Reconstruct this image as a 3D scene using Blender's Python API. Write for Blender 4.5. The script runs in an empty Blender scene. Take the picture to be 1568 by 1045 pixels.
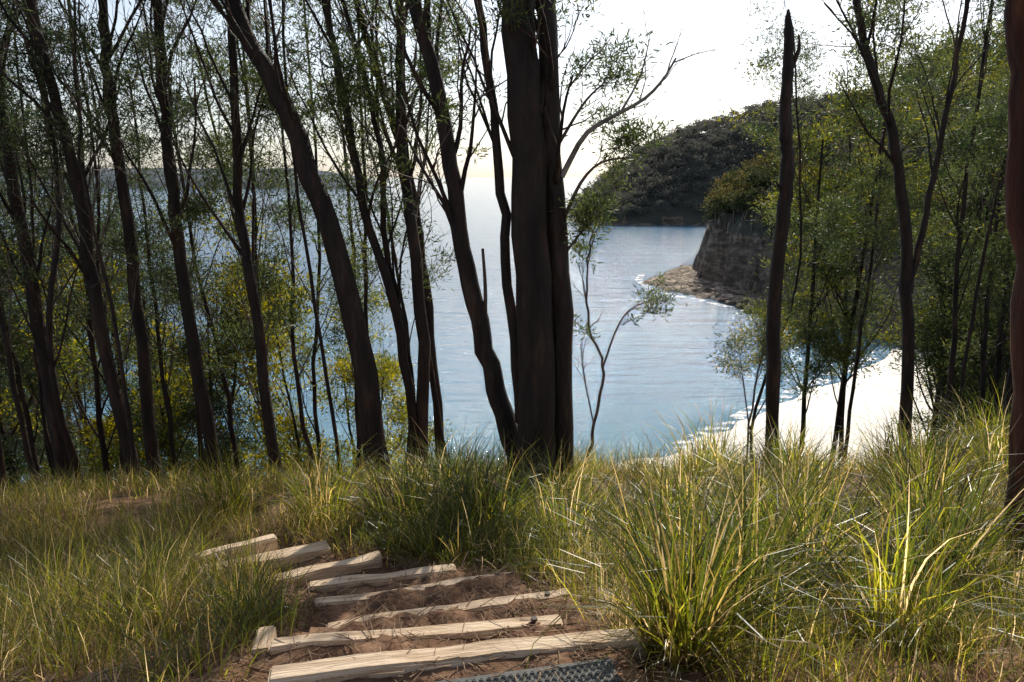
import bpy, bmesh, math, random
import numpy as np
from mathutils import Vector, noise as mnoise
rng=np.random.default_rng(11)
random.seed(5)
scene=bpy.context.scene
SEA=-20.0
# ------------------------------------------------------------ materials
def newmat(name):
    m=bpy.data.materials.new(name); m.use_nodes=True
    nt=m.node_tree; nt.nodes.clear()
    out=nt.nodes.new('ShaderNodeOutputMaterial')
    return m,nt,out
def N(nt,t,**k):
    n=nt.nodes.new(t)
    for a,b in k.items(): setattr(n,a,b)
    return n
def ramp(nt,stops):
    r=nt.nodes.new('ShaderNodeValToRGB')
    el=r.color_ramp.elements
    while len(el)<len(stops): el.new(0.5)
    for e,(p,c) in zip(el,stops):
        e.position=p; e.color=(c[0],c[1],c[2],1)
    return r
def noise_tex(nt,scale,detail=4,rough=.55,vscale=None,dist=0):
    tc=N(nt,'ShaderNodeTexCoord'); mp=N(nt,'ShaderNodeMapping')
    if vscale: mp.inputs['Scale'].default_value=vscale
    nt.links.new(tc.outputs['Object'],mp.inputs['Vector'])
    n=N(nt,'ShaderNodeTexNoise'); n.inputs['Scale'].default_value=scale
    n.inputs['Detail'].default_value=detail; n.inputs['Roughness'].default_value=rough
    n.inputs['Distortion'].default_value=dist
    nt.links.new(mp.outputs[0],n.inputs['Vector'])
    return n
def surf_mat(name,stops,scale,rough=.9,bump=.5,bdist=.02,vscale=None,detail=6,spec=.3,bscale=None):
    m,nt,out=newmat(name)
    p=N(nt,'ShaderNodeBsdfPrincipled'); p.inputs['Roughness'].default_value=rough
    p.inputs['Specular IOR Level'].default_value=spec
    n=noise_tex(nt,scale,detail,vscale=vscale); r=ramp(nt,stops)
    nt.links.new(n.outputs['Fac'],r.inputs[0]); nt.links.new(r.outputs[0],p.inputs['Base Color'])
    if bump>0:
        n2=noise_tex(nt,bscale or scale*3,detail,vscale=vscale)
        b=N(nt,'ShaderNodeBump'); b.inputs['Strength'].default_value=bump; b.inputs['Distance'].default_value=bdist
        nt.links.new(n2.outputs['Fac'],b.inputs['Height']); nt.links.new(b.outputs[0],p.inputs['Normal'])
    nt.links.new(p.outputs[0],out.inputs[0])
    return m
def leaf_mat(name,trans=.5,rough=.45,spec=.4,val=1.7,hue=.485):
    m,nt,out=newmat(name)
    at=N(nt,'ShaderNodeAttribute',attribute_name='Col')
    p=N(nt,'ShaderNodeBsdfPrincipled'); p.inputs['Roughness'].default_value=rough
    p.inputs['Specular IOR Level'].default_value=spec
    nt.links.new(at.outputs['Color'],p.inputs['Base Color'])
    hs=N(nt,'ShaderNodeHueSaturation'); hs.inputs['Hue'].default_value=hue; hs.inputs['Saturation'].default_value=1.15; hs.inputs['Value'].default_value=val
    nt.links.new(at.outputs['Color'],hs.inputs['Color'])
    t=N(nt,'ShaderNodeBsdfTranslucent'); nt.links.new(hs.outputs[0],t.inputs['Color'])
    mx=N(nt,'ShaderNodeMixShader'); mx.inputs[0].default_value=trans
    nt.links.new(p.outputs[0],mx.inputs[1]); nt.links.new(t.outputs[0],mx.inputs[2])
    nt.links.new(mx.outputs[0],out.inputs[0])
    return m
M_leaf=leaf_mat('leaf',.5,.5,.4,2.4,.488)
M_grass=leaf_mat('grass_blade',.58,.35,.7,3.2,.488)
M_far=leaf_mat('far_foliage',.25,.8,.1)
M_bark=surf_mat('bark',[(.3,(.010,.006,.005)),(.55,(.032,.019,.013)),(.75,(.085,.048,.030))],9,.7,1,.035,(1,1,.22),spec=.35)
M_bark_red=surf_mat('bark_red',[(.3,(.03,.011,.007)),(.55,(.10,.034,.018)),(.75,(.20,.075,.04))],8,.85,1,.05,(1,1,.12),detail=10,bscale=14)
M_twig=surf_mat('twig_bark',[(.3,(.04,.026,.018)),(.7,(.15,.098,.066))],6,.55,.3,.01,spec=.5)
M_pale=surf_mat('pale_dead_wood',[(.3,(.12,.10,.085)),(.7,(.36,.31,.26))],6,.8,.3,.01)
M_soil=surf_mat('soil',[(.25,(.045,.025,.015)),(.5,(.16,.085,.048)),(.75,(.33,.20,.12))],7,.95,.9,.03,detail=8)
M_hill=surf_mat('hillside_ground',[(.3,(.02,.02,.01)),(.6,(.06,.05,.025)),(.8,(.10,.085,.05))],3,.95,.6,.05)
M_wood=surf_mat('weathered_timber',[(.25,(.24,.165,.105)),(.42,(.53,.385,.255)),(.58,(.70,.54,.38)),(.8,(.80,.66,.50))],2.2,.85,.9,.01,(1.5,14,14),detail=8,bscale=9)
M_sand=surf_mat('sand',[(.3,(.76,.70,.60)),(.7,(.88,.83,.74))],.8,.8,.5,.08)
M_rock=surf_mat('rock',[(.3,(.04,.032,.026)),(.5,(.14,.11,.083)),(.75,(.33,.26,.19))],.4,.85,1,.8,(1,1,3),detail=10)
M_shelf=surf_mat('shelf_rock',[(.3,(.09,.07,.05)),(.5,(.29,.225,.165)),(.7,(.58,.48,.37))],.6,.85,1,.6,(1,1,2.5),detail=9)
M_headland=surf_mat('headland_ground',[(.35,(.05,.052,.042)),(.7,(.085,.083,.065))],.08,.95,.5,.6)
M_metal=surf_mat('galvanised_mat',[(.3,(.06,.06,.06)),(.7,(.13,.13,.12))],30,.7,.2,.002,spec=.3)
M_iron=surf_mat('bolt_iron',[(.3,(.03,.025,.02)),(.7,(.08,.06,.05))],40,.6,.3,.002)
M_litter=surf_mat('dry_needles',[(.3,(.12,.065,.035)),(.55,(.30,.20,.12)),(.8,(.52,.39,.26))],5,.8,.1,.01)
# ------------------------------------------------------------ mesh helpers
class MB:
    def __init__(s): s.V=[];s.F=[];s.M=[];s.C=[];s.n=0
    def add(s,V,F,mat=0,col=None):
        V=np.asarray(V,float); F=np.asarray(F,int)
        s.V.append(V); s.F.append(F+s.n); s.M.append(np.full(len(F),mat))
        if col is None: col=np.full((len(V),3),.1)
        s.C.append(np.broadcast_to(col,(len(V),3))); s.n+=len(V)
    def mesh(s,name,mats,smooth=True):
        V=np.concatenate(s.V);F=np.concatenate(s.F);Mi=np.concatenate(s.M);C=np.concatenate(s.C)
        me=bpy.data.meshes.new(name)
        me.vertices.add(len(V)); me.vertices.foreach_set('co',V.astype(np.float32).ravel())
        me.loops.add(F.size); me.loops.foreach_set('vertex_index',F.astype(np.int32).ravel())
        me.polygons.add(len(F)); me.polygons.foreach_set('loop_start',(np.arange(len(F))*4).astype(np.int32))
        me.polygons.foreach_set('material_index',Mi.astype(np.int32))
        me.polygons.foreach_set('use_smooth',np.full(len(F),smooth))
        me.update(calc_edges=True)
        ca=me.color_attributes.new('Col','FLOAT_COLOR','POINT')
        ca.data.foreach_set('color',np.concatenate([C,np.ones((len(C),1))],1).astype(np.float32).ravel())
        for m in mats: me.materials.append(m)
        return me
    def obj(s,name,mats,smooth=True):
        o=bpy.data.objects.new(name,s.mesh(name,mats,smooth)); scene.collection.objects.link(o); return o
def tube(mb,P,R,sides=6,mat=0,lump=0):
    P=np.asarray(P,float);n=len(P);R=np.asarray(R,float)
    T=np.gradient(P,axis=0); T/=np.linalg.norm(T,axis=1,keepdims=True)+1e-9
    ref=np.zeros(3); ref[np.argmin(np.abs(T.mean(0)))]=1
    U=np.cross(T,ref);U/=np.linalg.norm(U,axis=1,keepdims=True)+1e-9
    W=np.cross(T,U)
    a=np.arange(sides)*2*np.pi/sides
    rr=R[:,None]*np.ones(sides)
    if lump:
        rr=rr*(1+lump*rng.normal(size=rr.shape)*.5+lump*rng.normal(size=(1,sides)))
    V=P[:,None]+rr[...,None]*(np.cos(a)[None,:,None]*U[:,None]+np.sin(a)[None,:,None]*W[:,None])
    V=V.reshape(-1,3)
    i=np.arange(n-1)[:,None]*sides; j=np.arange(sides)[None]; k=(j+1)%sides
    F=np.stack([i+j,i+k,i+sides+k,i+sides+j],-1).reshape(-1,4)
    mb.add(V,F,mat)
def spline(pts,m):
    pts=np.asarray(pts,float); n=len(pts)
    if n==2: return pts[0]+(pts[1]-pts[0])*np.linspace(0,1,m)[:,None]
    p=np.vstack([2*pts[0]-pts[1],pts,2*pts[-1]-pts[-2]])
    out=[]
    for t in np.linspace(0,n-1-1e-6,m):
        i=int(t);f=t-i;a,b,c,d=p[i:i+4]
        out.append(.5*((2*b)+(c-a)*f+(2*a-5*b+4*c-d)*f*f+(3*b-3*c+d-a)*f**3))
    return np.array(out)
def leaves(mb,centers,per,spread,L,W,cols,mat=1,up=.35,var=.35):
    """many small pointed leaves around each clump centre"""
    if len(centers)==0: return
    centers=np.asarray(centers,float)
    sc=rng.uniform(.6,1.35,len(centers))
    c=np.repeat(centers,per,axis=0); n=len(c)
    off=rng.normal(size=(n,3))*spread*np.array([1,1,.6])*np.repeat(sc,per)[:,None]
    p=c+off
    d=rng.normal(size=(n,3))*.6+off/(spread+1e-6)*.4; d[:,2]+=up
    d/=np.linalg.norm(d,axis=1,keepdims=True)
    s=np.cross(d,rng.normal(size=(n,3))); s/=np.linalg.norm(s,axis=1,keepdims=True)+1e-9
    l=(L*rng.uniform(.6,1.3,n))[:,None]; w=(W*rng.uniform(.7,1.3,n))[:,None]
    V=np.stack([p,p+d*l*.5+s*w*.5,p+d*l,p+d*l*.5-s*w*.5],1).reshape(-1,3)
    F=np.arange(n*4).reshape(-1,4)
    cols=np.asarray(cols)
    ci=rng.integers(0,len(cols),len(centers))
    cc=np.repeat(cols[ci],per,axis=0)*rng.uniform(1-var,1+var,(n,1))
    mb.add(V,F,mat,np.repeat(cc,4,axis=0))
def unit(v): return v/(np.linalg.norm(v)+1e-9)
def path(start,d,length,n,wander,up):
    P=[np.array(start,float)];d=unit(np.array(d,float))
    for i in range(n-1):
        d=unit(d+rng.normal(size=3)*wander+np.array([0,0,up]))
        P.append(P[-1]+d*length/(n-1))
    return np.array(P)
def grow(mb,P,r0,level,clumps,kids=(4,3),leafy=True,mat=2,kl=.5,spread_ang=.8):
    L=np.linalg.norm(np.diff(P,axis=0),axis=1).sum()
    nk=kids[0]
    for q in range(nk):
        t=.3+.7*(q+rng.uniform(0,1))/nk; t=min(t,.98)
        f=t*(len(P)-1);i=int(f);i=min(i,len(P)-2);pt=P[i]+(P[i+1]-P[i])*(f-i)
        d=unit(P[i+1]-P[i]);side=unit(np.cross(d,rng.normal(size=3)))
        dd=unit(d+side*rng.uniform(.45,1.0)*spread_ang)
        l=L*kl*rng.uniform(.6,1.2)*(1.15-.4*t)
        C=path(pt,dd,l,5,.16,.06)
        rr=max(r0*.5,.003)
        tube(mb,C,np.linspace(rr,rr*.35,5),4 if level>1 else 3,mat)
        if level>1: grow(mb,C,rr,level-1,clumps,kids[1:] if len(kids)>1 else kids,leafy,mat,kl,spread_ang)
        else:
            if leafy and rng.uniform()<leafy: clumps.append(C[-1]); 
            if leafy and rng.uniform()<leafy*.5: clumps.append(C[3])
GREENS=[(.036,.054,.020),(.046,.064,.023),(.060,.076,.026),(.028,.044,.018),(.085,.095,.030)]
DARKG=[(.024,.036,.017),(.031,.044,.020),(.042,.054,.022)]
YELLOW=[(.18,.17,.025),(.15,.15,.025),(.24,.21,.03),(.08,.10,.025),(.06,.08,.022)]
def make_tree(name,trunks,extra=[],nb=10,brange=(.4,1),leafy=.5,blen=(1,2.2),per=70,spread=.105,L=.085,W=.014,cols=GREENS,bark=None,kids=(4,3),trunk_sides=10,steep=.55,twig=None,topthin=None,choice=(0,.4,1.6),lump=.05):
    mb=MB();clumps=[]
    for (pts,r0,r1) in trunks:
        m=max(12,len(pts)*5)
        P=spline(pts,m); P[1:,:2]+=rng.normal(size=(m-1,2))*.012
        R=np.linspace(r0,r1,m); R[0]*=1.4;R[1]*=1.12
        tube(mb,P,R,trunk_sides,0,lump)
        for b in range(nb):
            t=brange[0]+(brange[1]-brange[0])*(b+rng.uniform())/nb; t=min(t,.985)
            i=int(t*(m-1)); i=min(i,m-2); pt=P[i]; rb=max(.007,min(R[i]*.4,.026))
            az=rng.uniform(0,2*np.pi); d=unit(P[i+1]-P[i])+np.array([math.cos(az),math.sin(az),0])*rng.uniform(.4,1.0)*steep
            C=path(pt,d,rng.uniform(*blen),8,.10,.05)
            tube(mb,C,np.linspace(rb,rb*.3,8),5,0 if rb>.014 else 2)
            lf=leafy*(.35+.9*t)*rng.choice(choice)
            grow(mb,C,rb*.6,2,clumps,kids,min(lf,1))
    for (pts,r0,r1,lv,lf) in extra:
        P=spline(pts,10); tube(mb,P,np.linspace(r0,r1,10),6,2)
        if lv: grow(mb,P,r0*.5,lv,clumps,(5,3),lf)
    if topthin is not None: clumps=[c for c in clumps if c[2]<topthin or rng.uniform()<.3]
    leaves(mb,clumps,per,spread,L,W,cols)
    return mb.obj(name,[bark or M_bark,M_leaf,twig or M_twig])
# ------------------------------------------------------------ terrain
py_=[-30,-6,0,2.2,3.0,4.0,6.3,8,9,11,15,25,40,49,56,70]
pz_=[2,-.9,-1.6,-1.66,-1.97,-2.3,-2.77,-3.34,-4.0,-5.7,-9.3,-15.2,-19.2,-20.6,-21.2,-23]
def ground_h(x,y):
    ye=y-.05*max(x,0)*(1 if y>5 else max(0,(y-2)/3))-.03*min(x,0)
    z=np.interp(ye,py_,pz_)-.04*max(0,min(-x-1,6))+.26*max(0,min(x-4.6,5))*float(np.interp(y,[9.5,14],[1,0]))
    z+=.10*mnoise.noise(Vector((x*.35,y*.35,0)))+.05*mnoise.noise(Vector((x*1.3,y*1.3,4)))
    return z
def axis(segs):
    a=[]
    for s,e,st in segs: a+=list(np.arange(s,e,st))
    a.append(segs[-1][1]); return np.array(a)
def grid(name,xs,ys,fn,mats,matfn=None,smooth=True):
    Z=np.array([[fn(x,y) for x in xs] for y in ys])
    X,Y=np.meshgrid(xs,ys)
    V=np.stack([X,Y,Z],-1).reshape(-1,3)
    nx=len(xs);i=np.arange(len(ys)-1)[:,None]*nx;j=np.arange(nx-1)[None]
    F=np.stack([i+j,i+j+1,i+nx+j+1,i+nx+j],-1).reshape(-1,4)
    mb=MB();mb.add(V,F)
    if matfn: mb.M=[np.array([matfn(V[f].mean(0)) for f in F])]
    return mb.obj(name,mats,smooth)
STEPS=[ # left end, right end (x,y), top z
 ((-.80,2.14),(.50,2.40),-1.60),
 ((-.92,2.50),(.20,2.66),-1.73),
 ((-.80,2.84),(.27,3.10),-1.88),
 ((-.96,3.24),(.02,3.54),-2.03),
 ((-1.10,3.62),(-.32,3.84),-2.16),
 ((-1.55,3.80),(-.80,4.12),-2.25),
 ((-1.90,4.05),(-1.20,4.44),-2.33)]
def step_level(x,y):
    z=-1.63
    for (a,b,zt) in STEPS:
        tx=(x-a[0])/(b[0]-a[0]); yl=a[1]+(b[1]-a[1])*tx
        if y>yl: z=zt-.15
    return z
def on_path(x,y):
    if y<1.6 or y>4.7: return y<=1.6 and abs(x)<1
    cx=np.interp(y,[1.6,2.6,3.2,3.8,4.3,4.7],[-.15,-.3,-.35,-.8,-1.45,-1.8])
    hw=np.interp(y,[1.6,2.6,3.2,3.8,4.3,4.7],[.75,.68,.62,.58,.45,.3])
    return abs(x-cx)<hw
def g2(x,y):
    z=ground_h(x,y)
    if 1.2<y<5 and -2.6<x<1.2 and on_path(x,y): z=min(z,step_level(x,y)-.05)-.05
    return z
xs=axis([(-90,-12,4),(-12,-4,.5),(-4,3,.1),(3,12,.5),(12,90,4)])
ys=axis([(-25,-2,2),(-2,1,.5),(1,5.5,.08),(5.5,14,.4),(14,70,3)])
grid('hillside_ground',xs,ys,g2,[M_hill,M_soil],lambda c:1 if (c[1]<9 and abs(c[0])<9) else 0)
def dirt(x,y):
    return step_level(x,y)+.03*mnoise.noise(Vector((x*5,y*5,0)))+.015*mnoise.noise(Vector((x*17,y*17,2)))-(.0 if on_path(x,y) else .12)
grid('dirt_path',np.arange(-2.3,.75,.03),np.arange(1.2,4.75,.03),dirt,[M_soil])
def box(c,sx,sy,sz,ang,mat,bev=.008,tilt=0):
    bm=bmesh.new(); bmesh.ops.create_cube(bm,size=1)
    for v in bm.verts: v.co.x*=sx;v.co.y*=sy;v.co.z*=sz
    bmesh.ops.subdivide_edges(bm,edges=[e for e in bm.edges if abs((e.verts[0].co-e.verts[1].co).x)>sx*.9],cuts=13,use_grid_fill=True)
    bmesh.ops.bevel(bm,geom=[e for e in bm.edges if len(e.link_faces)==2 and e.calc_face_angle(0)>.5],offset=bev,segments=2,affect='EDGES')
    for v in bm.verts:
        v.co.z+=.016*mnoise.noise(v.co*4+Vector(c)*3); v.co.y+=.018*mnoise.noise(v.co*5+Vector(c)*7)
    me=bpy.data.meshes.new('part')
    for v in bm.verts:
        v.co.z+=v.co.x*tilt
    bm.to_mesh(me);bm.free(); me.materials.append(mat); 
    return me,c,ang
root=bpy.data.objects.new('timber_steps',None); scene.collection.objects.link(root)
def child(mca,name,parent):
    me,c,ang=mca
    o=bpy.data.objects.new(name,me);scene.collection.objects.link(o);o.parent=parent;o.location=c;o.rotation_euler=(0,0,ang);return o
for k,(a,b,zt) in enumerate(STEPS):
    L=math.hypot(b[0]-a[0],b[1]-a[1]);ang=math.atan2(b[1]-a[1],b[0]-a[0])
    child(box(((a[0]+b[0])/2,(a[1]+b[1])/2,zt-.085),L,[.085,.075,.07,.07,.08,.09,.13][k],.17,ang,M_wood,tilt=rng.uniform(-.03,.03)),'riser_board_%d'%(k+1),root)
    if k in (1,2,3):
        t=.9
        px,py=a[0]+(b[0]-a[0])*t,a[1]+(b[1]-a[1])*t
        bpy.ops.mesh.primitive_cylinder_add(vertices=12,radius=.013,depth=.012,location=(px,py,zt+.006))
        o=bpy.context.object;o.name='bolt_%d'%k;o.parent=root;o.data.materials.append(M_iron)
for k,(c,l,ang) in enumerate([((-.98,2.60,-1.86),.16,1.75),((-1.32,3.50,-2.24),.5,2.3),((.42,3.0,-1.97),.3,1.45),((-1.75,4.3,-2.36),.5,.6)]):
    child(box(c,l,.08,.16,ang,M_wood),'side_board_%d'%(k+1),root)
mb=MB()
for i in range(32):
    for j in range(14):
        cx,cy=-.40+i*.024+(j%2)*.012,1.78+j*.022+ (i*.024)*.21
        a=np.arange(6)*np.pi/3
        ri=np.stack([cx+.0045*np.cos(a),cy+.0045*np.sin(a),np.full(6,-1.606)],1)
        ro=np.stack([cx+.009*np.cos(a),cy+.009*np.sin(a),np.full(6,-1.612)],1)
        q=np.arange(6);k=(q+1)%6
        mb.add(np.vstack([ri,ro]),np.stack([q,k,6+k,6+q],1))
b=[(-.42,1.70),(.38,1.88),(.34,2.25),(-.46,2.08)]
mb.add([(x,y,-1.614) for x,y in b],[(0,1,2,3)])
mb.obj('anti_slip_mat',[M_metal],False)
# ------------------------------------------------------------ litter
n=10000
lx=rng.uniform(-2.9,1.2,n);ly=rng.uniform(1.9,5.0,n)
p0=np.array([[x,y,(dirt(x,y) if on_path(x,y) else max(ground_h(x,y),dirt(x,y) if y<4.6 else -9))+rng.uniform(.004,.025)] for x,y in zip(lx,ly)])
a=rng.uniform(0,np.pi*2,n);d=np.stack([np.cos(a),np.sin(a),rng.normal(size=n)*.15],1)
l=rng.uniform(.02,.14,n)[:,None];s=np.stack([-np.sin(a),np.cos(a),np.zeros(n)],1)*rng.uniform(.0010,.0028,n)[:,None]
V=np.stack([p0-s,p0+s,p0+d*l+s*.6+np.array([0,0,.004]),p0+d*l-s*.6],1).reshape(-1,3)
mb=MB();mb.add(V,np.arange(4*n).reshape(-1,4));mb.obj('leaf_litter',[M_litter],False)
# ------------------------------------------------------------ grass
def blades(mb,base,az,length,lean,curv,width,cols,seg=5):
    n=len(base);t=np.linspace(0,1,seg+1)
    th=lean[:,None]+curv[:,None]*t[None]**1.3
    ds=length[:,None]/seg
    r=np.concatenate([np.zeros((n,1)),np.cumsum(np.sin(th[:,:-1])*ds,1)],1)
    z=np.concatenate([np.zeros((n,1)),np.cumsum(np.cos(th[:,:-1])*ds,1)],1)
    bend=az[:,None]+rng.normal(size=(n,1))*.5*t[None]
    ca,sa=np.cos(bend),np.sin(bend)
    C=np.stack([base[:,0:1]+r*ca,base[:,1:2]+r*sa,base[:,2:3]+z],-1)
    tw=az+np.pi/2+rng.normal(size=n)*.5
    S=np.stack([np.cos(tw),np.sin(tw),rng.normal(size=n)*.15],1)[:,None]*(width[:,None]*np.maximum(1-t[None]**2.2,.06))[...,None]*.5
    V=np.stack([C-S,C+S],2).reshape(n,-1,3)
    q=np.arange(seg)*2
    F1=np.stack([q,q+1,q+3,q+2],1)
    F=(np.arange(n)[:,None,None]*(2*seg+2)+F1[None]).reshape(-1,4)
    dry_shade=np.array([.07,.038,.02])  # reddish-brown dry blade bases, with deep base shadow painted into the colour
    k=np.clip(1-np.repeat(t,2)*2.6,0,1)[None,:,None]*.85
    cc=cols[:,None]*(1-k)+dry_shade*k
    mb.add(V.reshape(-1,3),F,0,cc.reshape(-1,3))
GC=np.array([(.055,.075,.016),(.080,.100,.019),(.125,.138,.022),(.20,.19,.038),(.29,.225,.09),(.032,.045,.014),(.46,.37,.21)])
def tussock(mb,x,y,nb,rad,Lm,w,palette,z=None,spreadf=1,seg=5):
    z=ground_h(x,y) if z is None else z
    rr=rad*np.sqrt(rng.uniform(0,1,nb));a=rng.uniform(0,2*np.pi,nb)
    base=np.stack([x+rr*np.cos(a),y+rr*np.sin(a),np.full(nb,z-.02)],1)
    az=a+rng.normal(size=nb)*.7
    L=Lm*rng.uniform(.35,1.15,nb)
    lean=np.clip(rr/rad*.4*spreadf+rng.normal(size=nb)*.22,-.3,1.25)
    curv=rng.uniform(.2,2.2,nb)*spreadf+(rng.uniform(size=nb)<.15)*.8
    tone=rng.uniform(.7,1.25)
    cols=GC[rng.choice(len(GC),nb,p=palette)]*rng.uniform(.45,1.45,(nb,1))*tone
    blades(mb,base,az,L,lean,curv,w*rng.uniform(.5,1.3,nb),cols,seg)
P_green=[.18,.18,.18,.15,.10,.14,.07];P_dark=[.28,.16,.1,.06,.08,.28,.04];P_dry=[.12,.15,.19,.18,.16,.08,.12]
mb=MB()
def try_tuft(x,y,nb,fill=False):
    if abs(x)>.74*y+1.0: return
    if on_path(x,y): return
    if (on_path(x-.12,y) or on_path(x+.12,y)) and rng.uniform()<.4: return
    if -1.7<x<-.8 and y<2.6 and rng.uniform()<.7: return
    if y<2.4 and abs(x)<.55: return
    cl=mnoise.noise(Vector((x*.9,y*.9,1)))
    if not fill and cl<-.25 and rng.uniform()<.5: return
    if x>.4 and y<4.6 and rng.uniform()<.35: return
    far=y>5.5
    if y>8.6+.2*max(x-4,0): return
    if x>0.2:
        Lm=.36+.30*max(0,cl); pal=P_dry if cl>0 else P_green; w=.0045
    elif x<-1.2:
        Lm=.32+.25*max(0,cl); pal=P_dry; w=.0036
    else:
        Lm=.36+.3*max(0,cl); pal=P_dark; w=.005  # centre grass: shade of the main trees put into a darker palette
    if fill: Lm*=.75
    if y>7 and 2<x<5: Lm*=.7
    tussock(mb,x,y,nb,rng.uniform(.06,.18),Lm*rng.uniform(.6,1.2),w*(1.3 if far else 1),pal,seg=4)
for k in range(3900): 
    y=1.9+rng.uniform()*8.8; try_tuft(rng.uniform(-9,11),y,50 if y<5.5 else 32)
for k in range(2100): try_tuft(rng.uniform(-4.6,4.9),rng.uniform(1.9,5.2),42,True)
mb.obj('grass',[M_grass],False)
def rush(x,y,nb,rad,Lm,w,pal,z=None,sp=1):
    mb=MB();tussock(mb,x,y,nb,rad,Lm,w,pal,z,sp)
    return mb.obj('mat_rush_tussock',[M_grass],False)
for (x,y,nb,rad,Lm,w,pal,sp) in [
 (.62,2.35,420,.13,.80,.0085,P_green,.95),(.98,2.8,380,.14,.82,.0085,P_dark,.95),(1.5,2.6,320,.15,.70,.008,P_green,1.05),(1.45,3.3,360,.15,.85,.009,P_green,.95),
 (2.1,3.3,360,.18,.9,.009,P_dark,1),(.8,3.75,320,.17,.72,.008,P_dark,1.1),(1.7,4.2,320,.18,.8,.009,P_green,1),(2.5,4.1,320,.18,.85,.009,P_green,1),
 (2.95,4.9,320,.2,.85,.010,P_green,1),(3.4,5.6,300,.2,.85,.010,P_green,1),(2.2,5.3,300,.2,.75,.009,P_green,1),(1.2,5.0,300,.2,.7,.009,P_dark,1.1),
 (-.2,4.8,420,.25,.68,.009,P_dark,1.1),(-.75,4.9,420,.25,.66,.009,P_dark,1.2),(.35,4.5,350,.22,.65,.008,P_dark,1.2),(-1.4,5.2,350,.22,.68,.009,P_green,1.1),
 (-.5,5.8,350,.25,.7,.010,P_dark,1.1),(.3,5.7,350,.25,.65,.010,P_green,1.1),(-2.3,5.6,300,.22,.65,.009,P_green,1),
 (-2.3,3.3,350,.22,.5,.0045,P_dry,1),(-1.6,2.95,260,.15,.4,.0045,P_dry,1.2),(-1.25,3.15,220,.1,.38,.006,P_dark,1.2),(-2.0,3.8,260,.15,.5,.006,P_dark,1.1),
 (1.9,6.6,350,.25,.75,.010,P_green,1),(3.6,6.4,350,.25,.7,.010,P_green,1),(5.0,7.4,350,.25,.85,.010,P_green,1),(4.4,6.2,300,.25,.85,.010,P_green,1),(2.9,7.2,300,.25,.6,.010,P_green,1)]:
    rush(x,y,nb,rad,Lm,w,pal,sp=sp)
# ------------------------------------------------------------ key trees
def up(pts,h,dx=0,dy=0):
    p=list(pts);a=np.array(p[-1]);p.append(tuple(a+np.array([dx,dy,h])));return p
T='casuarina_tree'
make_tree(T,[(up([(-6.1,9.5,-4.6),(-6.19,9.5,-1.9),(-6.2,9.4,.2),(-6.2,9.4,1.7)],3),.10,.04)],nb=16,brange=(.25,1),cols=DARKG,leafy=.7)
make_tree(T,[(up([(-4.7,8.7,-4.3),(-4.95,8.7,-1.6),(-5.04,8.7,.15),(-5.28,8.7,1.9)],3,-.5),.085,.04)],nb=16,brange=(.3,1),cols=DARKG,leafy=.7)
make_tree(T,[(up([(-4.74,9.2,-4.4),(-4.7,9.2,-1),(-4.78,9.2,.93),(-4.71,9.2,2)],3),.08,.035)],nb=14,brange=(.3,1),leafy=.6)
make_tree(T,[(up([(-3.77,9,-4.3),(-3.99,9,-1.65),(-4.05,9,.16),(-4.02,9,1.96)],3),.09,.04)],nb=14,brange=(.35,1),leafy=.6)
make_tree(T,[(up([(-2.91,8.6,-4.0),(-3.01,8.6,-1.73),(-3.12,8.6,-.2),(-3.03,8.6,1.87)],2.6,.2),.075,.035)],nb=14,brange=(.35,1),leafy=.6)
make_tree(T,[(up([(-1.46,8,-3.8),(-1.75,8,-1.47),(-2.16,8,.14),(-2.48,8,1.0),(-2.82,8,1.74)],3,-1),.13,.06)],nb=13,brange=(.45,1),topthin=2.3,leafy=.65)
make_tree(T,[(up([(-1.14,8.4,-3.9),(-1.28,8.4,-1.85),(-1.64,8.4,-.4),(-1.89,8.4,1.19),(-1.96,8.4,1.83)],2.5,-.2),.065,.03),
             (up([(-1.08,8.45,-3.9),(-1.05,8.4,-1.53),(-1.2,8.4,.15),(-1.19,8.4,1.83)],2.5),.08,.035),
             (up([(-1.2,8.5,-3.9),(-1.22,8.5,-2.2),(-1.45,8.5,-.8),(-1.5,8.4,.6)],2,-.5),.05,.02)],nb=11,brange=(.35,1),topthin=2.2,leafy=.6)
make_tree(T,[(up([(-.88,9,-4.2),(-1.04,9,-1.57),(-1.23,9,0),(-1.67,9,1.6)],2,-.5),.065,.03)],nb=11,topthin=2.2,leafy=.6)
make_tree(T,[([(.12,6.55,-2.95),(-.06,6.6,-2.2),(-.26,6.6,-1.51),(-.43,6.6,-.62),(-.56,6.6,.4),(-.81,6.6,1.44),(-1.2,6.7,3.6)],.105,.045)],
   extra=[([(-.25,6.6,-1.5),(-.24,6.6,-1),(-.26,6.58,-.62)],.024,.014,0,0)],nb=11,brange=(.45,1),topthin=1.7,per=60,spread=.085,L=.075,W=.012,leafy=.65)
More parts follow.
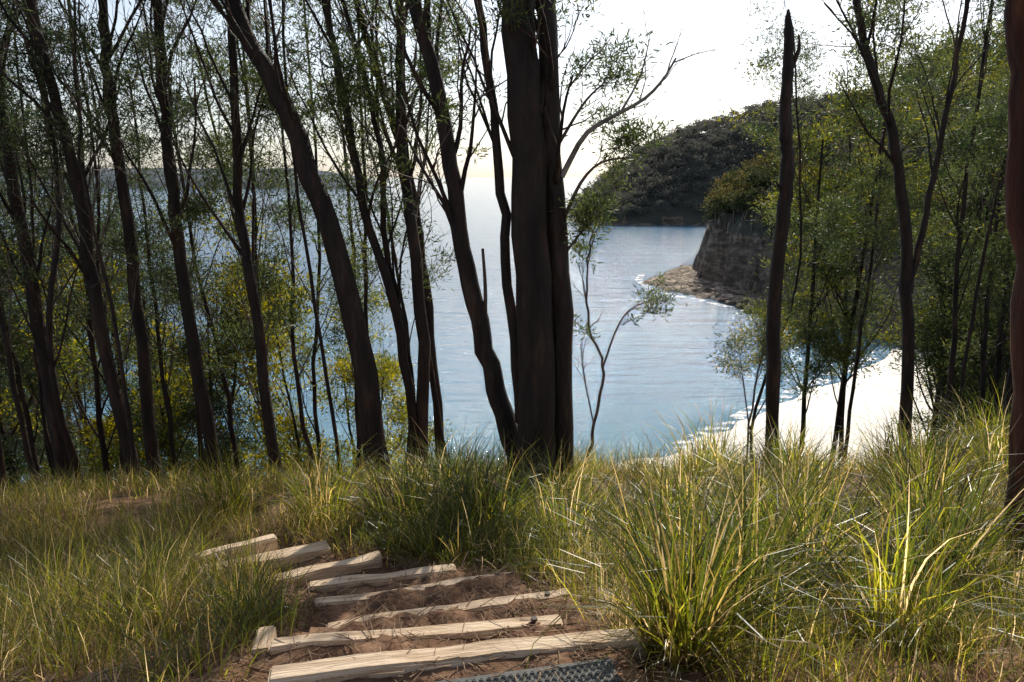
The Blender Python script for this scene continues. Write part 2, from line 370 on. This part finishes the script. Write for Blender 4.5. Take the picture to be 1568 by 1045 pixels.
make_tree(T,[([(.24,6.3,-2.95),(.17,6.3,-.7),(.06,6.3,1.37),(-.1,6.3,3.6)],.175,.11),
             ([(.47,6.42,-2.95),(.40,6.42,-.7),(.29,6.42,1.39),(.3,6.5,3.6)],.11,.055),
             ([(.1,6.5,-2.2),(-.05,6.5,-.72),(-.13,6.5,.39),(-.26,6.5,1.42),(-.5,6.6,3)],.05,.025)],
   extra=[([(.42,6.42,-.4),(.58,6.4,-.05),(.75,6.4,.12),(.98,6.4,.16)],.018,.006,2,1),
          ([(.42,6.42,-.7),(.55,6.4,-.52),(.68,6.4,-.38)],.014,.005,2,1),
          ([(.35,6.42,.2),(.6,6.5,.6),(.78,6.5,.78)],.016,.006,2,1)],
   nb=12,brange=(.45,1),trunk_sides=14,blen=(.8,1.6),leafy=.6,topthin=1.5,per=60,spread=.085,L=.075,W=.012)
mb=MB();cl=[]
P=spline([(.42,6.4,.0),(.60,6.4,.33),(.8,6.4,.47),(1.08,6.4,.62),(1.24,6.4,.78),(1.34,6.4,.95)],14);tube(mb,P,np.linspace(.026,.008,14),7);grow(mb,P,.012,2,cl,(6,3),0,0,.35)
P=spline([(.9,6.4,.52),(1.05,6.4,.8),(1.12,6.4,1.1)],8);tube(mb,P,np.linspace(.012,.004,8),5);grow(mb,P,.006,2,cl,(4,2),0,0)
mb.obj('dead_branch',[M_pale])
mb=MB();P=spline([(3.2,8.5,-3.9),(3.06,8.5,-1.33),(3.08,8.5,.0),(3.03,8.5,.51),(3.0,8.5,1.2),(2.96,8.5,1.75)],40)
P[5:-1,:2]+=rng.normal(size=(34,2))*.006
R=np.interp(np.linspace(0,1,40),[0,.05,.5,.85,.93,1],[.11,.082,.075,.055,.05,.012])*(1+rng.normal(size=40)*.06)
tube(mb,P,R,12,0,.07)
tube(mb,spline([(3.02,8.5,1.1),(3.1,8.48,1.35),(3.08,8.48,1.5)],5),[.03,.025,.022,.015,.006],6)
tube(mb,spline([(3.07,8.5,-.2),(2.95,8.45,-.05)],4),[.025,.02,.018,.008],6)
mb.obj('dead_tree',[M_bark])
make_tree(T,[([(6.29,11,-5),(5.95,11,-1.72),(5.56,11,.29),(5.07,11,1.47),(4.75,11,2.4),(4.4,11,3.8)],.10,.035),
             ([(5.95,11,-1.7),(6.1,11,-.2),(6.3,11.1,1.6),(6.3,11,3.5)],.05,.025)],nb=11,brange=(.35,1),blen=(1.2,2.6),topthin=2.3)
make_tree('gum_tree',[([(3.13,3.9,-2.5),(2.92,3.9,-.9),(2.71,3.9,.4),(2.57,3.9,1.3),(2.3,3.9,5)],.20,.15)],nb=4,brange=(.8,1),bark=M_bark_red,trunk_sides=28,blen=(1,1.5),lump=.025)
def sapling(name,pts,ex,cols=GREENS,leafy=.9,per=20,spread=.06):
    return make_tree(name,[(pts,.024,.008)],extra=ex,nb=6,brange=(.5,1),blen=(.35,.7),leafy=leafy,per=per,spread=spread,L=.07,W=.014,cols=cols,bark=M_twig,kids=(3,3),trunk_sides=6)
gz=ground_h(.9,8.4)
sapling('gum_sapling',[(.9,8.4,gz-.1),(.98,8.4,-2.9),(1.06,8.4,-2.2),(.9,8.4,-1.7),(.86,8.4,-1.0),(.95,8.4,-.4)],
   [([(1.06,8.4,-2.2),(1.2,8.4,-1.75),(1.35,8.4,-1.5),(1.6,8.4,-1.38)],.012,.005,2,.8),([(.98,8.4,-2.9),(.85,8.4,-2.3),(.8,8.4,-1.9)],.009,.004,2,.0)],leafy=.4,per=35)
sapling('gum_sapling',[(4.1,12,ground_h(4.1,12)-.1),(4.05,12,-4.0),(4.15,12,-3.1),(4.2,12,-2.6)],
   [([(4.05,12,-4.2),(4.4,12,-3.4),(4.5,12,-2.8)],.014,.005,2,1),([(4.05,12,-4.2),(3.9,12,-3.4),(3.8,12,-2.9)],.014,.005,2,1)],cols=GREENS+YELLOW,leafy=2.5,per=70,spread=.12)
def pole(x,y,r,H,lx,ly,nb,**k):
    z=ground_h(x,y)-.15
    pts=[(x,y,z)]
    for q in (.3,.6,1): pts.append((x+lx*q*H+rng.normal()*.12,y+ly*q*H+rng.normal()*.12,z+H*q))
    return make_tree(T,[(pts,r,r*.35)],nb=nb,trunk_sides=8,**k)
for (x,y,r) in [(-7.6,9.6,.06),(-7.0,10.4,.05),(-6.7,9.1,.05),(-5.7,10.2,.05),(-5.5,9.0,.05),(-5.2,11,.045),(-4.4,9.9,.04),(-4.15,10.6,.045),(-3.5,10.3,.04),(-6.3,11.2,.06),(-8.4,11,.07),(-7.6,12,.07),(-3.2,9.6,.035),(-2.6,9.4,.035),(-2.35,10.4,.04),(-1.75,9.3,.035),(-2.9,11.5,.045),(-5.9,8.6,.035),(-4.5,8.3,.03),(-1.35,8.9,.03),(-.75,8.6,.028),(-2.1,8.7,.028),(-5.1,9.6,.03),(-6.4,10,.035),(-3.0,8.9,.025)]:
    pole(x,y,r,rng.uniform(7,9.5),rng.uniform(-.09,.01),rng.uniform(-.03,.05),14 if x<-3.3 else 10,brange=(.28,1),blen=(.8,2.0),cols=DARKG if x<-4 else GREENS,topthin=2.6,leafy=.5,choice=(.1,.6,1.5))
for (x,y,r,b0) in [(4.9,13,.04,.62),(6.6,13.5,.05,.6),(7.4,12.2,.06,.5),(7.9,11.3,.05,.4),(8.3,13,.06,.4),(7.0,11.0,.035,.5),(9.3,13.5,.07,.3),(8.8,12,.05,.3)]:
    pole(x,y,r,rng.uniform(8,10),rng.uniform(-.04,.05),0,14,brange=(b0,1),blen=(.9,2.2),leafy=.7)
# ------------------------------------------------------------ background tree templates
def template(cols,H,nb,blen,per,spread,L,W,r,brange,leafy=.6):
    o=make_tree('tmpl',[([(0,0,0),(rng.normal()*.2,rng.normal()*.2,H*.4),(rng.normal()*.5,rng.normal()*.5,H)],r,r*.25)],nb=nb,brange=brange,blen=blen,per=per,spread=spread,L=L,W=W,cols=cols,trunk_sides=7,leafy=leafy,steep=.8)
    me=o.data;bpy.data.objects.remove(o);return me
MIXG=GREENS+YELLOW[1:2]
TB=[template(MIXG,11,24,(1.4,3.0),75,.22,.14,.028,.11,(.45,1),.75) for _ in range(3)]
TC=[template(MIXG,13,24,(1.4,2.8),80,.22,.14,.03,.10,(.55,1),.9) for _ in range(2)]
TD=[template(DARKG+GREENS[:2],11,26,(1.4,2.8),80,.22,.14,.03,.11,(.25,1),.85) for _ in range(3)]
TY=[template(YELLOW,4.6,18,(.9,1.7),60,.15,.10,.026,.05,(.2,1),.8) for _ in range(3)]
TS=[template(GREENS+YELLOW[3:],3.2,18,(.7,1.4),70,.15,.10,.026,.04,(.05,1),1.1) for _ in range(2)]
def place(me,name,x,y,s,z=None):
    o=bpy.data.objects.new(name,me);scene.collection.objects.link(o)
    o.location=(x,y,(ground_h(x,y) if z is None else z)-.2);o.rotation_euler=(rng.normal()*.03,rng.normal()*.03,rng.uniform(0,6.28));o.scale=(s,s,s*rng.uniform(.9,1.1));return o
for i,(x,y,s) in enumerate([(-9,13,.9),(-11,15,1.0),(-7.7,14.5,.75),(-13,17,1.1),(-10.5,18,1.0),(-15,20,1.1),(-14,22,1.1),(-9.5,11,.85),(-17,24,1.3),(-8.6,16.5,.8),(-6.3,13.2,.6),(-5.0,12.6,.5)]):
    place(TD[i%3],T,x,y,s)
for i,(x,y,s) in enumerate([(-3.9,12.0,1.0),(-5.2,12.6,1.15),(-2.6,11.8,.8),(-6.5,12.2,1.05),(-8.3,13.5,1.1),(-4.3,13.6,1.25),(-6.8,15.5,1.3),(-3.0,13.5,1.05)]):
    place(TY[i%3],'wattle_tree',x,y,s)
for i,(x,y,s) in enumerate([(7.9,18.5,.95),(9.2,20,1.05),(10.2,21.5,1.1)]):
    place(TC[i%2],T,x,y,s)
for i,(x,y,s) in enumerate([(11.9,19,1.1),(13.3,22,1.25),(11.4,16.6,.95),(12.5,18,1.15),(15.5,21,1.2),(17.5,27,1.35),(19,24,1.35),(22,29,1.5),(11.8,15,1.05),(14,15,1.1),(10.6,14.6,.9),(16.5,26,1.3)]):
    place(TB[i%3] if i%3 else TD[i%3],T,x,y,s)
for i,(x,y,s) in enumerate([(14.4,20,1.4),(16.5,22,1.5),(18.5,25,1.4),(12.8,16.5,1.0)]):
    place(TY[i%3],'wattle_tree',x,y,s)
for i,(x,y,s) in enumerate([(9.6,14,1.3),(10.8,13.6,1.3),(11.6,16,1.6),(9.2,12.4,.9),(12.6,14.2,1.5),(13.2,17.5,1.8)]):
    place(TS[i%2],'coastal_shrub',x,y,s)
# ------------------------------------------------------------ sea
m,nt,out=newmat('sea_water')
p=N(nt,'ShaderNodeBsdfPrincipled');p.inputs['Roughness'].default_value=.09;p.inputs['IOR'].default_value=1.33
p.inputs['Specular IOR Level'].default_value=.5
tc=N(nt,'ShaderNodeTexCoord');sx=N(nt,'ShaderNodeSeparateXYZ');nt.links.new(tc.outputs['Object'],sx.inputs[0])
mr=N(nt,'ShaderNodeMapRange');mr.inputs['From Min'].default_value=45;mr.inputs['From Max'].default_value=130;nt.links.new(sx.outputs['Y'],mr.inputs['Value'])
nv=noise_tex(nt,.03,4,.6,(.4,1,1));mm=N(nt,'ShaderNodeMath',operation='MULTIPLY_ADD');mm.inputs[1].default_value=.5;
nt.links.new(nv.outputs['Fac'],mm.inputs[0]);nt.links.new(mr.outputs[0],mm.inputs[2])
rc=ramp(nt,[(.15,(.10,.25,.32)),(.6,(.075,.21,.34)),(1,(.085,.19,.31))]);nt.links.new(mm.outputs[0],rc.inputs[0]);nt.links.new(rc.outputs[0],p.inputs['Base Color'])
n1=noise_tex(nt,.9,7,.78,(.35,1,1));n3=noise_tex(nt,.33,2,.5,(.22,1,1),.6);n2=noise_tex(nt,.11,2,.5,(.2,1,1),.4)
ad=N(nt,'ShaderNodeMath',operation='MULTIPLY_ADD');ad.inputs[1].default_value=1.5
nt.links.new(n2.outputs['Fac'],ad.inputs[0]);nt.links.new(n1.outputs['Fac'],ad.inputs[2])
ad2=N(nt,'ShaderNodeMath',operation='MULTIPLY_ADD');ad2.inputs[1].default_value=1.7
nt.links.new(n3.outputs['Fac'],ad2.inputs[0]);nt.links.new(ad.outputs[0],ad2.inputs[2])
bp=N(nt,'ShaderNodeBump');bp.inputs['Strength'].default_value=.75;bp.inputs['Distance'].default_value=.30
nt.links.new(ad2.outputs[0],bp.inputs['Height']);nt.links.new(bp.outputs[0],p.inputs['Normal']);nt.links.new(p.outputs[0],out.inputs[0])
mb=MB();mb.add([(-20000,30,SEA),(20000,30,SEA),(20000,40000,SEA),(-20000,40000,SEA)],[(0,1,2,3)]);mb.obj('sea',[m])
# ------------------------------------------------------------ beach
def shore_d(x,y):
    yl=np.interp(x,[0,14.5,24,35,46,60],[45,54,64,74,86,92]); return (yl-y)*.75
grid('beach',np.arange(4,75,1.0),np.arange(28,95,1.0),lambda x,y:SEA+.0+np.clip(.11*shore_d(x,y),-1.5,2.6)+.12*mnoise.noise(Vector((x*.3,y*.3,0))),[M_sand])
m,nt,out=newmat('surf_foam')
p=N(nt,'ShaderNodeBsdfPrincipled');p.inputs['Base Color'].default_value=(.88,.9,.9,1);p.inputs['Roughness'].default_value=.7
nf=noise_tex(nt,.8,6,.7,(.6,1,1));rf=ramp(nt,[(.48,(0,0,0)),(.60,(1,1,1))]);nt.links.new(nf.outputs['Fac'],rf.inputs[0])
nt.links.new(rf.outputs[0],p.inputs['Alpha']);nt.links.new(p.outputs[0],out.inputs[0])
def strip(mb,pts,w):
    pts=np.array(pts,float);d=np.gradient(pts,axis=0);d/=np.linalg.norm(d,axis=1,keepdims=True);nn=np.stack([-d[:,1],d[:,0]],1)
    a=np.c_[pts+nn*w,np.full(len(pts),SEA+.03)];b=np.c_[pts-nn*w*.3,np.full(len(pts),SEA+.03)]
    V=np.stack([a,b],1).reshape(-1,3);q=np.arange(len(pts)-1)*2;mb.add(V,np.stack([q,q+1,q+3,q+2],1))
mb=MB()
strip(mb,[(12,52),(14.5,54.5),(19,59),(24,64.6),(30,70),(35,75),(41,81)],1.2)
strip(mb,[(39,98),(37,110),(33,119),(28,128),(25.5,138),(25.5,146),(28,156)],1.1)
mb.obj('surf_foam',[m])
# ------------------------------------------------------------ wooded point with cliff
def xs_(y): return np.interp(y,[60,70,85,100,115,130,145,160,170,185,205],[60,50,47,44,41,39,37,38,44,62,110])
def hillh(x,y):
    d=x-xs_(y)+3*mnoise.noise(Vector((x*.08,y*.08,0)))+1.6*mnoise.noise(Vector((x*.3,y*.3,3)))+.6*mnoise.noise(Vector((x*1.1,y*1.1,3)))
    if d<0: return SEA-1.5
    c=min(d/3.4,1)
    c=.6*c+.4*round(c*4)/4
    z=SEA-1+c*(9.5 if y>110 else 5.5)+.66*min(d,45)*min(1,d/8)+.12*max(0,min(d-45,60))
    return z+.8*mnoise.noise(Vector((x*.35,y*.35,7)))*c
hx=np.concatenate([np.arange(33,60,.6),np.arange(60,190,3)])
grid('wooded_hill',hx,np.arange(62,215,1.2),hillh,[M_headland,M_rock],lambda c:1 if c[2]<-10 else 0,False)
def shelf(x,y):
    e=min(1,max(0,1-abs((y-140)/26)))
    xl=40-14*e**.5+3.5*mnoise.noise(Vector((x*.2,y*.2,1)))+1.5*mnoise.noise(Vector((x*.6,y*.6,1)))
    d=x-xl
    h=min(d*.4,.75)+.6*round(3*mnoise.noise(Vector((x*.25,y*.25,5))))/3+.25*mnoise.noise(Vector((x,y,5)))
    return SEA+max(-1,h-.12)
grid('rock_platform',np.arange(20,46,.4),np.arange(110,172,.5),shelf,[M_shelf],None,False)
mb=MB()
for k in range(130):
    y=rng.uniform(98,138);x=xs_(y)-rng.uniform(-2,5.5);r=rng.uniform(.35,1.4)
    bm=bmesh.new();bmesh.ops.create_cube(bm,size=1);bmesh.ops.subdivide_edges(bm,edges=bm.edges[:],cuts=2,use_grid_fill=True)
    vs=[]
    for v in bm.verts:
        c=v.co.normalized()*.36+v.co*.5; c=c*(1+.5*mnoise.noise(v.co*2+Vector((k,0,0))))
        vs.append((x+c.x*r*1.6,y+c.y*r*1.6,SEA+.1+c.z*r))
    mb.add(vs,[[v.index for v in f.verts] for f in bm.faces]);bm.free()
mb.obj('boulders',[M_rock],False)
def crown(mb,c,r,h,nl,nq,size,col,v=.4):
    for q in range(nl):
        d=unit(rng.normal(size=3));d[2]=abs(d[2])*.9-.15
        cc=np.array(c)+d*np.array([r,r,h])*rng.uniform(.35,.85)
        leaves(mb,[cc],nq,r*.24,size,size*.55,[np.array(col)*rng.uniform(1-v,1+v)],0,.2,v*.8)
mb=MB()
HC=[(.06,.07,.03),(.08,.085,.032),(.12,.11,.04),(.045,.058,.028),(.14,.12,.045)]
k=0
while k<480:
    y=rng.uniform(72,190);x=xs_(y)+3.5+rng.uniform(0,1)**1.5*75
    z=hillh(x,y)
    if z<-13: continue
    r=rng.uniform(1.6,3.4);hh=rng.uniform(2.5,6.0)
    tube(mb,[(x,y,z-.5),(x+rng.normal()*.5,y,z+hh*.6),(x+rng.normal()*.8,y,z+hh)],[.22,.15,.07],4,1)
    crown(mb,(x,y,z+hh),r,r*.9,9,34,.55,HC[rng.integers(0,5)]);k+=1
mb.obj('forest_on_hill',[M_far,M_twig],False)
# ------------------------------------------------------------ far headland
def farh(x,y):
    cr=np.interp(x,[24,30,38,50,62,85,123,200,400],[-22,-20,-12,-2,8,19,30,38,60])
    t=(y-316-3*mnoise.noise(Vector((x*.05,0,0))))/65
    if t<0 : return SEA-1.5
    f=math.sin(min(t,1)*math.pi/2)**.75 if t<1 else max(0,1-(t-1)*.3)
    return SEA-1+(cr-SEA+1)*f+1.5*mnoise.noise(Vector((x*.06,y*.06,0)))
grid('far_headland',np.arange(22,330,3.0),np.arange(308,460,3.0),farh,[M_headland,M_rock],lambda c:1 if c[2]<-18.5 else 0,False)
mb=MB();k=0
FC=[(.125,.125,.105),(.14,.135,.11),(.155,.145,.115),(.115,.115,.10)]  # paler, greyer crowns: aerial haze is put into the leaf colour
while k<2000:
    x=rng.uniform(28,250);y=rng.uniform(318,400);z=farh(x,y)
    if z<-18: continue
    r=rng.uniform(2.0,4.2);hh=rng.uniform(2.0,5.0)
    crown(mb,(x,y,z+hh),r,r*.8,5,24,.8,FC[rng.integers(0,4)],.12);k+=1
mb.obj('forest_on_headland',[M_far],False)
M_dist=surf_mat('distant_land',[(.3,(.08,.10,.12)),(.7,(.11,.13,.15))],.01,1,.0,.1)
def dist_h(x,y):
    e=min(1,max(0,(-230-x)/150))**.5; t=max(0,1-abs((y-1400)/120))
    return SEA-2+t**.6*e*(38+7*mnoise.noise(Vector((x*.008,y*.01,0)))+2*mnoise.noise(Vector((x*.05,0,0))))
grid('distant_peninsula',np.arange(-1600,-220,12.0),np.arange(1270,1530,12.0),dist_h,[M_dist])
# ------------------------------------------------------------ light
EL,AZ=math.radians(39),math.radians(20)
w=bpy.data.worlds.new('World');scene.world=w;w.use_nodes=True
nt=w.node_tree;bg=nt.nodes['Background'];sk=nt.nodes.new('ShaderNodeTexSky');sk.sky_type='NISHITA';sk.sun_disc=False
sk.sun_elevation=EL;sk.sun_rotation=AZ;sk.dust_density=1.4;sk.air_density=1.0;sk.ozone_density=3
hs=nt.nodes.new('ShaderNodeHueSaturation');hs.inputs['Saturation'].default_value=.6
nt.links.new(sk.outputs[0],hs.inputs['Color']);nt.links.new(hs.outputs[0],bg.inputs[0]);bg.inputs[1].default_value=.15
sd=Vector((math.sin(AZ)*math.cos(EL),math.cos(AZ)*math.cos(EL),math.sin(EL)))
l=bpy.data.lights.new('sun','SUN');l.energy=5;l.angle=math.radians(.5);l.color=(1,.93,.80)
lo=bpy.data.objects.new('sun',l);scene.collection.objects.link(lo);lo.rotation_euler=sd.to_track_quat('Z','Y').to_euler()
# ------------------------------------------------------------ camera
c=bpy.data.cameras.new('camera');c.lens=26;c.sensor_width=36;c.clip_end=60000;c.clip_start=.05
co=bpy.data.objects.new('camera',c);scene.collection.objects.link(co);co.location=(0,0,0)
co.rotation_euler=(math.radians(90-12.5),0,0);scene.camera=co
scene.view_settings.view_transform='Standard';scene.view_settings.look='None';scene.view_settings.exposure=0
